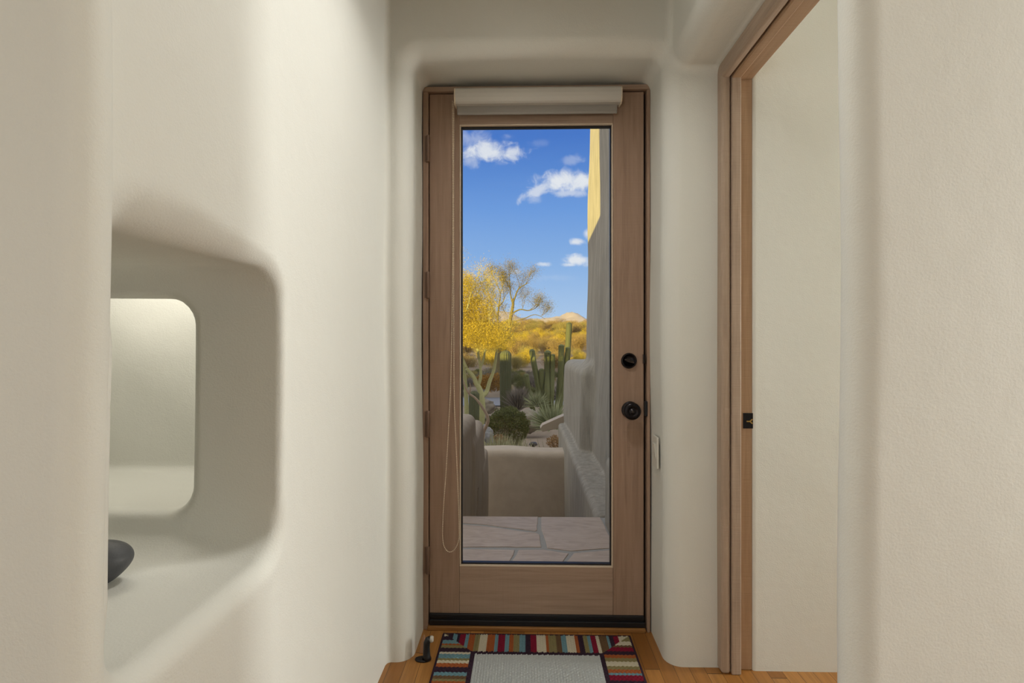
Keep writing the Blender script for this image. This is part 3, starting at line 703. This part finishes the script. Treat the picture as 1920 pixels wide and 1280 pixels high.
def grow(m, p, d, L, r, depth, tips, spread=.5, lift=.25):
    q = [p]; dd = d.normalized()
    for i in range(4):
        dd = (dd + Vector((random.gauss(0, .16), random.gauss(0, .16), random.gauss(0, .12) + lift * .15))).normalized(); q.append(q[-1] + dd * L / 4)
    m.tube(q, [r * (1 - .12 * i) for i in range(5)], 5, False)
    tips.append((q[2].copy(), dd.copy(), depth)); tips.append((q[4].copy(), dd.copy(), depth))
    if depth <= 0: return
    for k in range(random.choice((2, 3, 3))):
        s = Vector((random.gauss(0, spread), random.gauss(0, spread), random.gauss(lift, spread * .7)))
        grow(m, q[random.choice((2, 3, 4))], dd + s, L * random.uniform(.6, .8), r * .55, depth - 1, tips, spread, lift)

# palo verde at the left, gold crown over green trunks
tb = at(901, 798, 17.0); T1 = empty('palo_verde_tree', (tb.x, 17, gz_at(17)), label='large golden-crowned tree with forked pale green trunk rising behind the stepped wall', cat='tree')
wm = MB(); A = lambda x, y, d=0.0: at(x, y, 17.0 + d)
limb(wm, [A(900, 812), A(901, 795), A(904, 765), A(901, 735), A(893, 718), A(887, 705), A(874, 690)], .135, .05, 9)
limb(wm, [A(896, 724), A(901, 708), A(901, 692), A(898, 672)], .06, .035)
limb(wm, [A(900, 690), A(906, 676), A(909, 660), A(915, 640)], .04, .02)
limb(wm, [A(903, 742, .1), A(912, 735, .3), A(918, 715, .4), A(926, 693, .5), A(931, 660, .5), A(934, 630, .5)], .085, .03)
limb(wm, [A(876, 815, .5), A(875, 770, .5), A(873, 725, .5), A(869, 690, .5), A(862, 660, .4), A(850, 620, .4)], .085, .035)
limb(wm, [A(875, 690), A(866, 668), A(862, 640, -.3), A(864, 600, -.3), A(868, 560, -.2)], .05, .02)
limb(wm, [A(898, 672), A(894, 640), A(893, 600, .2), A(886, 555, .3), A(876, 525, .3)], .04, .012)
tips = []
for (x, y, d, ang) in ((898, 660, 0, -.2), (915, 640, .2, .4), (931, 655, .5, .6), (864, 640, -.3, -.5), (893, 600, .2, 0), (868, 560, -.2, -.1), (886, 590, .5, .4), (850, 620, .4, -.6), (912, 610, .6, .5), (875, 580, -.6, .2)):
    grow(wm, A(x, y, d), Vector((ang * .8, random.uniform(-.5, .5), .8)), .85, .022, 2, tips, .5, .35)
wm.build('trunk', M['bark_palo'], T1, True)
lv = []
for (x, y, rx_, rz_, n) in ((872, 625, .9, .42, 4200), (905, 630, .85, .42, 4200), (935, 640, .55, .35, 1800), (868, 580, .75, .55, 4200), (898, 585, .55, .5, 2800), (880, 545, .45, .55, 2200), (866, 530, .4, .45, 1800), (850, 570, .8, .9, 2800), (920, 600, .35, .4, 700), (912, 565, .3, .4, 500), (868, 600, .6, .5, 1800), (945, 615, .3, .3, 350), (820, 590, 1.0, .9, 2000)):
    c_ = A(x, y, random.uniform(-.4, .4)); lv.append(leaves(int(n * 2.6), c_, (rx_, .85, rz_), .044, 4.0, .2, .4))
tv_ = np.array([t[0] for t in tips]); td = np.array([t[1] for t in tips])
for k in range(60): lv.append(blades(tv_ + RNG.normal(size=tv_.shape) * .14, td + RNG.normal(size=td.shape) * .7, .05, 4.5))
leafmesh('crown', lv, M['lf_palo'], T1)

# thin open tree behind
tb = at(934, 690, 31.5); T2 = empty('mesquite_tree', (tb.x, 31.5, gz_at(31.5)), label='thin sparse-leaved tree with dark open branches against the sky', cat='tree')
wm = MB(); A = lambda x, y, d=0.0: at(x, y, 31.5 + d); tips = []
limb(wm, [A(930, 728), A(933, 700), A(938, 645), A(944, 628), A(955, 606), A(959, 588), A(962, 570), A(961, 560)], 0.1440, 0.0720)
limb(wm, [A(962, 572), A(958, 555), A(956, 535), A(954, 505)], 0.0540, 0.0144); limb(wm, [A(961, 570), A(966, 556), A(972, 542), A(985, 533), A(992, 530)], 0.0600, 0.0144)
limb(wm, [A(959, 588), A(975, 580), A(990, 582), A(1003, 578), A(1012, 570)], 0.0480, 0.0120); limb(wm, [A(956, 604), A(980, 598), A(1000, 590), A(1012, 592), A(1022, 598)], 0.0360, 0.0096)
limb(wm, [A(940, 640), A(933, 610), A(935, 575), A(938, 550), A(928, 525)], 0.0720, 0.0168); limb(wm, [A(935, 575), A(945, 560), A(940, 530)], 0.0420, 0.0120)
limb(wm, [A(934, 600), A(922, 575), A(918, 555)], 0.0420, 0.0120)
for (x, y, ax, L) in ((954, 520, 0, .35), (956, 540, -.3, .4), (985, 533, .6, .4), (972, 542, .3, .4), (992, 582, .6, .4), (980, 578, .2, .45), (1003, 578, .8, .3), (938, 550, .2, .45), (928, 525, -.3, .35), (920, 560, -.5, .45), (945, 560, .2, .4), (940, 530, .2, .35), (930, 590, -.5, .5), (1015, 592, .8, .3), (962, 560, .3, .4), (950, 590, -.3, .4)):
    for q in range(2): grow(wm, A(x, y, random.uniform(-.4, .4)), Vector((ax, random.uniform(-.6, .6), .7)), L * 1.5, .015, 2, tips, .55, .3)
wm.build('trunk', M['bark_mesq'], T2, True)
tv_ = np.array([t[0] for t in tips]); td = np.array([t[1] for t in tips]); lv = []
for k in range(26): lv.append(blades(tv_ + RNG.normal(size=tv_.shape) * .17, td + RNG.normal(size=td.shape) * .6, .075, 5))
leafmesh('crown', lv, M['lf_mesq'], T2)

# dead curved branch close to the wall
wm = MB(); A = lambda x, y: at(x, y, 9.2)
limb(wm, [A(866, 705), A(871, 722), A(879, 737), A(890, 745), A(898, 754), A(906, 766), A(913, 778), A(915, 789), A(911, 800), A(906, 812), A(903, 845)], .013, .034, 8)
limb(wm, [A(880, 738), A(882, 728), A(881, 718)], .018, .006)
tag(wm.build('dead_branch', M['dead'], None, True), 'bent bare grey-brown branch arching over the stepped stucco wall', 'branch')

# cacti
def ribbed(m, path, rad, ribs, amp, steps=4):
    p = smooth_path([Vector(q) for q in path], steps); n = ribs * 4; k = len(p); vs = []
    L = sum((p[i + 1] - p[i]).length for i in range(k - 1)); s = 0; R_ = []
    for i in range(k):
        if i: s += (p[i] - p[i - 1]).length
        e = (L - s) / rad; R_.append(rad * (math.sqrt(max(0.0, 1 - (1 - min(1, e)) ** 2)) if e < 1 else 1) * (.86 + .14 * min(1, s / (L * .4))))
    for i in range(k):
        d = (p[min(i + 1, k - 1)] - p[max(i - 1, 0)]).normalized(); a = d.cross(Vector((0, 1, 0))).normalized(); b = a.cross(d).normalized()
        for j in range(n):
            an = 2 * math.pi * j / n; r = max(R_[i], .002) * (1 + amp * math.cos(an * ribs)); vs.append(p[i] + (a * math.cos(an) + b * math.sin(an)) * r)
    m.add(vs, [(i * n + j, i * n + (j + 1) % n, (i + 1) * n + (j + 1) % n, (i + 1) * n + j) for i in range(k - 1) for j in range(n)] + [tuple(range((k - 1) * n, k * n))])
def topped(path, rad):
    """adds closely spaced points so the tip rounds off"""
    p = [Vector(q) for q in path]; d = (p[-1] - p[-2]).normalized(); e = p[-1]
    return p[:-1] + [e - d * rad * f for f in (1.2, .9, .6, .35, .15, .03)]
B = lambda x, y, d: at(x, y, d)
m = MB(); ribbed(m, topped([B(948, 790, 20), B(948, 740, 20), B(948, 700, 20), B(948, 656, 20)], .2), .205, 15, .07)
tag(m.build('saguaro_cactus', M['saguaro'], None, True), 'thick ribbed green columnar cactus standing right of the tree trunk', 'cactus')
m = MB(); ribbed(m, topped([B(889, 830, 16), B(889, 790, 16), B(889, 732, 16)], .13), .15, 13, .07)
tag(m.build('saguaro_cactus', M['saguaro'], None, True), 'short ribbed green cactus half hidden behind the forked tree trunk', 'cactus')
m = MB(); ribbed(m, topped([B(1064, 680, 45), B(1065, 650, 45), B(1067.5, 604, 45)], .2), .23, 12, .07)
tag(m.build('saguaro_cactus', M['saguaro'], None, True), 'tall slim cactus far off on the slope below the ridge', 'cactus')
og = empty('organ_pipe_cactus', B(1030, 790, 20), label='cluster of slender upright green cactus columns beside the grey pillar', cat='cactus')
for path, r in (([(1020, 785), (1013, 745), (1006, 705), (1001, 680), (997, 654)], .10), ([(1028, 785), (1027, 740), (1027, 700), (1027, 656)], .12), ([(1034, 785), (1035, 740), (1036, 700), (1037, 663)], .075), ([(1022, 785), (1018, 750), (1016, 720), (1015, 690)], .09), ([(1040, 790), (1047, 745), (1051, 700), (1053, 645)], .10), ([(1046, 790), (1053, 740), (1058, 700), (1066, 650)], .09), ([(1004, 785), (996, 755), (990, 725), (986, 700)], .095)):
    m = MB(); ribbed(m, topped([B(x, y, 20 + random.uniform(-.2, .2)) for x, y in path], r), r, 9, .10)
    m.build('column', M['organ'], og, True)

# yucca, grass and small plants
def rosette(name, ctr, n, L, label, cat, mat, minz=.05, w=16, spread=1.0):
    d = RNG.normal(size=(n, 3)); d[:, 2] = np.abs(d[:, 2]) * 1.0 + minz; d[:, :2] *= spread
    v = blades(np.repeat(np.array(ctr)[None], n, 0) + RNG.normal(size=(n, 3)) * L * .04, d, L * (.75 + .4 * RNG.random(n)), w)
    return tag(leafmesh(name, [v], mat), label, cat)
c_ = at(1036, 800, 13.5); rosette('yucca', c_, 380, .72, 'spiky pale green rosette plant behind the tan spout', 'plant', M['lf_yucca'], .0, 26)
c_ = at(1006, 760, 17.4); rosette('agave', c_, 200, .55, 'small pale spiky plant among the cactus columns', 'plant', M['lf_yucca'], .05, 24)
c_ = at(1048, 752, 21.0); rosette('agave', c_, 160, .7, 'white-grey spiky plant at the foot of the pillar cactus columns', 'plant', M['lf_grey'], .4, 24)
c_ = at(972, 768, 19.0); rosette('twiggy_shrub', (c_.x, 19, c_.z), 900, .80, 'bare grey twiggy shrub between the thick cactus and the cactus cluster', 'shrub', M['lf_grey'], .5, 40, .62)
# round clipped bush
c_ = at(951, 800, 12.5); rb_ = empty('round_bush', (c_.x, 12.5, gz_at(12.5)), label='large rounded dark green bush behind the low garden wall', cat='bush')
m = MB(); 
for k in range(16):
    a = random.uniform(0, 6.28); e = random.uniform(.15, 1.3); d = Vector((math.cos(a) * math.cos(e), math.sin(a) * math.cos(e), math.sin(e)))
    limb(m, [(c_.x, 12.5, gz_at(12.5) - .02), Vector((c_.x, 12.5, c_.z - .3)) + d * .2, Vector((c_.x, 12.5, c_.z)) + d * .36], .014, .005, 5)
m.build('stems', M['dead'], rb_, True)
lumps = [leaves(15000, (c_.x, 12.5, c_.z - .02), (.50, .5, .44), .032, 2.6, .80, .2)]
for k in range(40):
    a = random.uniform(0, 6.28); e = random.uniform(-.3, 1.4); d = np.array((math.cos(a) * math.cos(e) * .47, math.sin(a) * math.cos(e) * .47, math.sin(e) * .42 - .02))
    lumps.append(leaves(260, np.array(c_) * np.array((1, 0, 1)) + np.array((0, 12.5, 0)) + d, (.09, .09, .08), .034, 2.6, .5, .5))
leafmesh('foliage', lumps, M['lf_bush'], rb_)
# pale grass along the wall, rust shrubs
g = []
for k in range(420):
    x = random.uniform(-.62, -.02) if random.random() < .8 else random.uniform(-.62, .35)
    g.append((x, random.uniform(7.7, 8.6), -.62))
g = np.array(g); d = RNG.normal(size=g.shape) * .35; d[:, 2] = 1
hh = .26 + .16 * RNG.random(len(g)) + .10 * np.exp(-((g[:, 0] + .42) / .12) ** 2)
tag(leafmesh('grass', [blades(g, d, hh, 24)], M['lf_grass']), 'pale green grass tuft growing along the top of the low garden wall', 'grass', None, 'stuff')
planter = MB().box((-1.5, 7.40, -1.65), (.62, 9.3, -.62)).build('ground_bank', M['soil'])
struct(planter, 'soil bank behind the low garden wall')
for x, y, d, rx_, rz_, lb in ((924, 716, 26.5, .7, .45, 'rust-gold shrub glowing behind the tree trunk'), (905, 716, 27.5, .45, .35, 'small orange-brown shrub left of the tree fork')):
    c_ = at(x, y, d); o = tag(leafmesh('rust_shrub', [leaves(2600, c_, (rx_, .5, rz_), .08, 2.2, .3, .3)], M['lf_rust']), lb, 'shrub')
c_ = at(1040, 829, 11.2); tag(leafmesh('dry_shrub', [leaves(700, c_, (.16, .14, .14), .045, 2.2, .3, .3)], M['lf_dry']), 'small dry brown plant below the spiky rosette', 'shrub')
c_ = at(936, 828, 10.8); tag(leafmesh('dry_shrub', [leaves(600, c_, (.17, .14, .14), .045, 2.2, .3, .3)], M['lf_dry']), 'reddish dry leaves under the round bush', 'shrub')

def boulder(name, ctr, r, mat, label, seed):
    rg = np.random.default_rng(seed); import bmesh
    b = bmesh.new(); bmesh.ops.create_icosphere(b, subdivisions=4, radius=1)
    ph = rg.random((6, 4)) * 6.28
    for v in b.verts:
        n = v.co.normalized(); k = 1 + sum(.06 * math.sin(n.dot(Vector(ph[i][:3]) - Vector((3, 3, 3))) * (1.5 + i * .9) + ph[i][3]) for i in range(6))
        v.co = Vector((n.x * r[0], n.y * r[1], n.z * r[2])) * k
    me = bpy.data.meshes.new(name); b.to_mesh(me); b.free(); o = link(name, me, mat, None, True); o.location = ctr
    return tag(o, label, 'rock')
c_ = at(993, 790, 16.0); boulder('boulder', c_, (.52, .5, .32), M['rock'], 'large grey-brown boulder right of the round bush', 3)
c_ = at(913, 824, 10.4); boulder('boulder', (c_.x, 10.4, c_.z), (.13, .16, .26), M['rock2'], 'upright blue-grey stone at the left foot of the round bush', 5)
c_ = at(902, 762, 19.5); boulder('boulder', c_, (.5, .4, .3), M['rock'], 'rounded boulder behind the forked tree trunk', 8)
c_ = at(1000, 831, 10.6); pl_ = empty('path_light', (c_.x, 10.6, c_.z - .08), label='small black dome-shaped path light on the gravel behind the garden wall', cat='path light')
MB().lathe([(0, .11), (.05, .105), (.075, .085), (.085, .055), (.080, .045), (0, .045)], (c_.x, 10.6, c_.z - .08), 'Z', 24).build('hood', M['metalblack'], pl_, True)
MB().lathe([(0, -.7), (.03, -.7), (.03, .05), (0, .05)], (c_.x, 10.6, c_.z - .08), 'Z', 12).build('stem', M['metalblack'], pl_, True)

# desert shrubs on the rising ground: a few kinds, copied one by one
def shrub_mesh(kind, n, mat, leaf, asp, seed):
    rg = np.random.default_rng(seed); parts = []
    for k in range(9):
        c = (float(np.clip(rg.normal() * .3, -.34, .34)), float(np.clip(rg.normal() * .3, -.34, .34)), .40 + rg.random() * .5)
        parts.append(leaves(n // 9, c, (.34, .34, .30), leaf, asp, .3, .5, rg))
    # stems
    s = rg.normal(size=(160, 3)) * np.array((.12, .12, 0)); d = rg.normal(size=(160, 3)) * np.array((.3, .3, .2)) + np.array((0, 0, 1))
    parts.append(blades(s, d, .95, 60, rg))
    v = np.concatenate(parts); me = np_mesh(kind, v, np.arange(len(v)).reshape(-1, 4)); me.materials.append(mat); return me
kinds = [shrub_mesh('desert_shrub', 7920, M['lf_des1'], .050, 4.5, 21), shrub_mesh('desert_shrub', 7920, M['lf_des2'], .050, 4.5, 22), shrub_mesh('desert_shrub', 6600, M['lf_palo'], .050, 4.5, 23), shrub_mesh('desert_shrub', 5000, M['lf_grey'], .085, 11, 24), shrub_mesh('desert_shrub', 7920, M['lf_des1'], .050, 4.5, 25), shrub_mesh('desert_shrub', 7920, M['lf_bush'], .050, 4.5, 26)]
def put(k, x, y, s, sz, lb, grp):
    o = bpy.data.objects.new('desert_shrub', kinds[k]); C.objects.link(o)
    o.location = (x, y, gz_at(y) - .05); o.scale = (s, s, sz); o.rotation_euler = (0, 0, random.uniform(0, 6.28))
    tag(o, lb, 'shrub', grp)
sg_ = at(1064, 650, 45); placed = [(sg_.x, 45, .7), (at(924, 716, 26.5).x, 26.5, .9), (at(905, 716, 27.5).x, 27.5, .7), (at(934, 690, 31.5).x, 31.5, .8)]
bands = [(27.5, 31, 70, (1.0, 1.5), (5, 3, 5, 3), 'dark shaded desert shrub behind the road', 'shaded shrubs behind the road'), (28, 36, 70, (.55, 1.0), (5, 3, 5, 0), 'dark shaded desert shrub behind the road', 'shaded shrubs behind the road'),
         (26.9, 40, 120, (.38, .62), (5, 3, 5, 0), 'dark shaded desert shrub behind the road', 'shaded shrubs behind the road'),
         (34, 50, 80, (1.2, 1.9), (0, 4, 1, 2), 'golden desert shrub on the slope below the ridge', 'golden shrubs on the slope'),
         (50, 90, 110, (1.6, 2.5), (1, 1, 2, 0), 'golden desert shrub on the slope below the ridge', 'golden shrubs on the slope'),
         (90, 160, 110, (2.2, 3.4), (1, 1, 0, 4), 'golden desert shrub on the slope below the ridge', 'golden shrubs on the slope')]
for y0, y1, num, (s0, s1), ks, lb, grp in bands:
    got = 0
    for tr in range(6000):
        y = random.uniform(y0, y1); x = random.uniform(-.155 * y, .15 * y); s_ = random.uniform(s0, s1); r_ = .80 * s_
        if all((x - a) ** 2 + (y - b) ** 2 > (r_ + c) ** 2 for a, b, c in placed):
            placed.append((x, y, r_)); put(random.choice(ks), x, y, s_, s_ * random.uniform(.75, 1.05), lb, grp); got += 1
            if got >= num: break

# ------------------------------------------------------------------ sky, sun and lamps
w = bpy.data.worlds.new('sky'); sc.world = w; w.use_nodes = True; t = NT.__new__(NT); t.t = w.node_tree; t.m = w
bg = w.node_tree.nodes['Background']
tc = t.n('ShaderNodeTexCoord'); sep = t.n('ShaderNodeSeparateXYZ'); t.l(tc.outputs['Generated'], sep.inputs[0])
sky = t.ramp(sep.outputs[2], [(0.0, (0.52, 0.66, 0.88, 1)), (0.05, (0.42, 0.60, 0.87, 1)), (0.14, (0.275, 0.475, 0.83, 1)), (0.24, (0.155, 0.345, 0.77, 1)), (0.36, (0.070, 0.20, 0.62, 1)), (0.7, (0.06, 0.15, 0.45, 1))])
inv = t.math('DIVIDE', 1.0, t.math('MAXIMUM', sep.outputs[1], .05))
sx_, sz_ = t.math('MULTIPLY', sep.outputs[0], inv), t.math('MULTIPLY', sep.outputs[2], inv)
cb = t.n('ShaderNodeCombineXYZ'); t.l(sx_, cb.inputs[0]); t.l(sz_, cb.inputs[1])
n1 = t.math('SUBTRACT', t.noise(cb.outputs[0], 34, 8, .62, .4), .5); n2 = t.math('SUBTRACT', t.noise(cb.outputs[0], 9, 3, .5), .5)
def blob(px, py, rx_, ry_, op, soft=1.0, slope=0.0, rag=2.4):
    p = at(px, py, 1.0); a, b = p.x, p.z - CAMZ; rx_, ry_ = rx_ / F, ry_ / F
    dx = t.math('SUBTRACT', sx_, a); dz = t.math('SUBTRACT', t.math('SUBTRACT', sz_, b), t.math('MULTIPLY', dx, slope))
    ex = t.math('DIVIDE', dx, rx_); ez = t.math('DIVIDE', dz, ry_)
    d = t.math('ADD', t.math('MULTIPLY', ex, ex), t.math('MULTIPLY', ez, ez))
    d = t.math('ADD', t.math('SQRT', d), t.math('ADD', t.math('MULTIPLY', n1, rag), t.math('MULTIPLY', n2, 1.0)))
    mr = t.n('ShaderNodeMapRange', interpolation_type='SMOOTHSTEP'); t.l(d, mr.inputs[0]); mr.inputs[1].default_value = 1.05; mr.inputs[2].default_value = 1.05 - soft
    mr.inputs[3].default_value = 0; mr.inputs[4].default_value = op; return mr.outputs[0]
mask = None
for args in ((915, 285, 72, 25, .93), (960, 284, 34, 15, .8), (885, 262, 36, 30, .35), (886, 300, 26, 20, .45), (952, 255, 18, 8, .18), (1010, 268, 26, 8, .10),
             (1055, 340, 62, 25, .95), (1095, 338, 40, 26, .95), (1005, 358, 40, 15, .72, .8, .35), (1070, 362, 45, 10, .6), (1072, 300, 26, 12, .28), (1000, 372, 22, 10, .3),
             (1080, 454, 17, 8, .85), (1101, 437, 10, 11, .8), (1082, 489, 32, 13, .95), (1068, 496, 22, 6, .8), (1020, 495, 17, 5, .7), (969, 510, 13, 7, .45), (1030, 520, 60, 8, .10)):
    bm_ = blob(*args); mask = bm_ if mask is None else t.math('MAXIMUM', mask, bm_)
mask = t.math('MULTIPLY', mask, t.math('GREATER_THAN', sep.outputs[1], .1))
ccol = t.mix(t.noise(cb.outputs[0], 18, 4), (0.72, 0.76, 0.86, 1), (0.96, 0.96, 0.97, 1))
col = t.mix(mask, sky, ccol)
mr = t.n('ShaderNodeMapRange', interpolation_type='SMOOTHSTEP'); t.l(sep.outputs[1], mr.inputs[0]); mr.inputs[1].default_value = .50; mr.inputs[2].default_value = .84
fill_sky = t.ramp(sep.outputs[2], [(0.0, (1.2, 1.02, 0.80, 1)), (0.35, (1.15, 1.06, 0.92, 1)), (1.0, (1.22, 1.20, 1.20, 1))])  # brighter, warmer sky out of view, added to lift the outdoor shade
col = t.mix(mr.outputs[0], fill_sky, col)
t.l(col, bg.inputs['Color']); bg.inputs['Strength'].default_value = 1.0

sun_d = bpy.data.lights.new('sun', 'SUN'); sun = bpy.data.objects.new('sun', sun_d); C.objects.link(sun)
AZ, EL = math.radians(35), math.radians(6)
v = Vector((math.sin(AZ) * math.cos(EL), math.cos(AZ) * math.cos(EL), -math.sin(EL)))
sun.rotation_euler = v.to_track_quat('-Z', 'Y').to_euler(); sun.location = (-20, -30, 12)
sun_d.energy = 12; sun_d.color = (1, .74, .19); sun_d.angle = math.radians(.5)

def area(name, loc, aim, sx, sy, power, col=(1, 1, 1), shape='RECTANGLE', spread=180):
    d = bpy.data.lights.new(name, 'AREA'); d.shape = shape; d.size = sx; d.size_y = sy; d.energy = power; d.color = col; d.spread = math.radians(spread)
    o = bpy.data.objects.new(name, d); C.objects.link(o); o.location = loc
    o.rotation_euler = (Vector(aim) - Vector(loc)).to_track_quat('-Z', 'Y').to_euler(); return o
WARM = (1.0, .985, .945); DAY = (.985, 1.0, .97)
area('window_light', (4.50, 1.73, 1.28), (-.54, 1.66, 1.35), .42, 1.7, 92, DAY)
area('fill_main_right', (2.30, .20, 1.35), (0, .20, 1.35), .9, 1.5, 26, DAY)  # added fill for the left wall and its rounded edge
area('fill_main_left', (-2.20, -1.4, 1.25), (0, -1.4, 1.25), 1.9, 1.3, 24, DAY)  # added fill from the left for the right wall end
area('fill_rear', (-1.7, -4.2, 1.2), (-1.7, 0, 1.2), .9, 1.5, 18, DAY)  # added soft fill from behind the camera
area('ceiling_downlight', (0.02, 1.40, 2.68), (0.02, 1.40, 0), .16, .16, 6, WARM, 'DISK', 128)
area('niche_bulb', (-1.0, 1.38, 1.54), (-1.0, 1.45, 0), .5, .06, 1.8, (1, .95, .85))
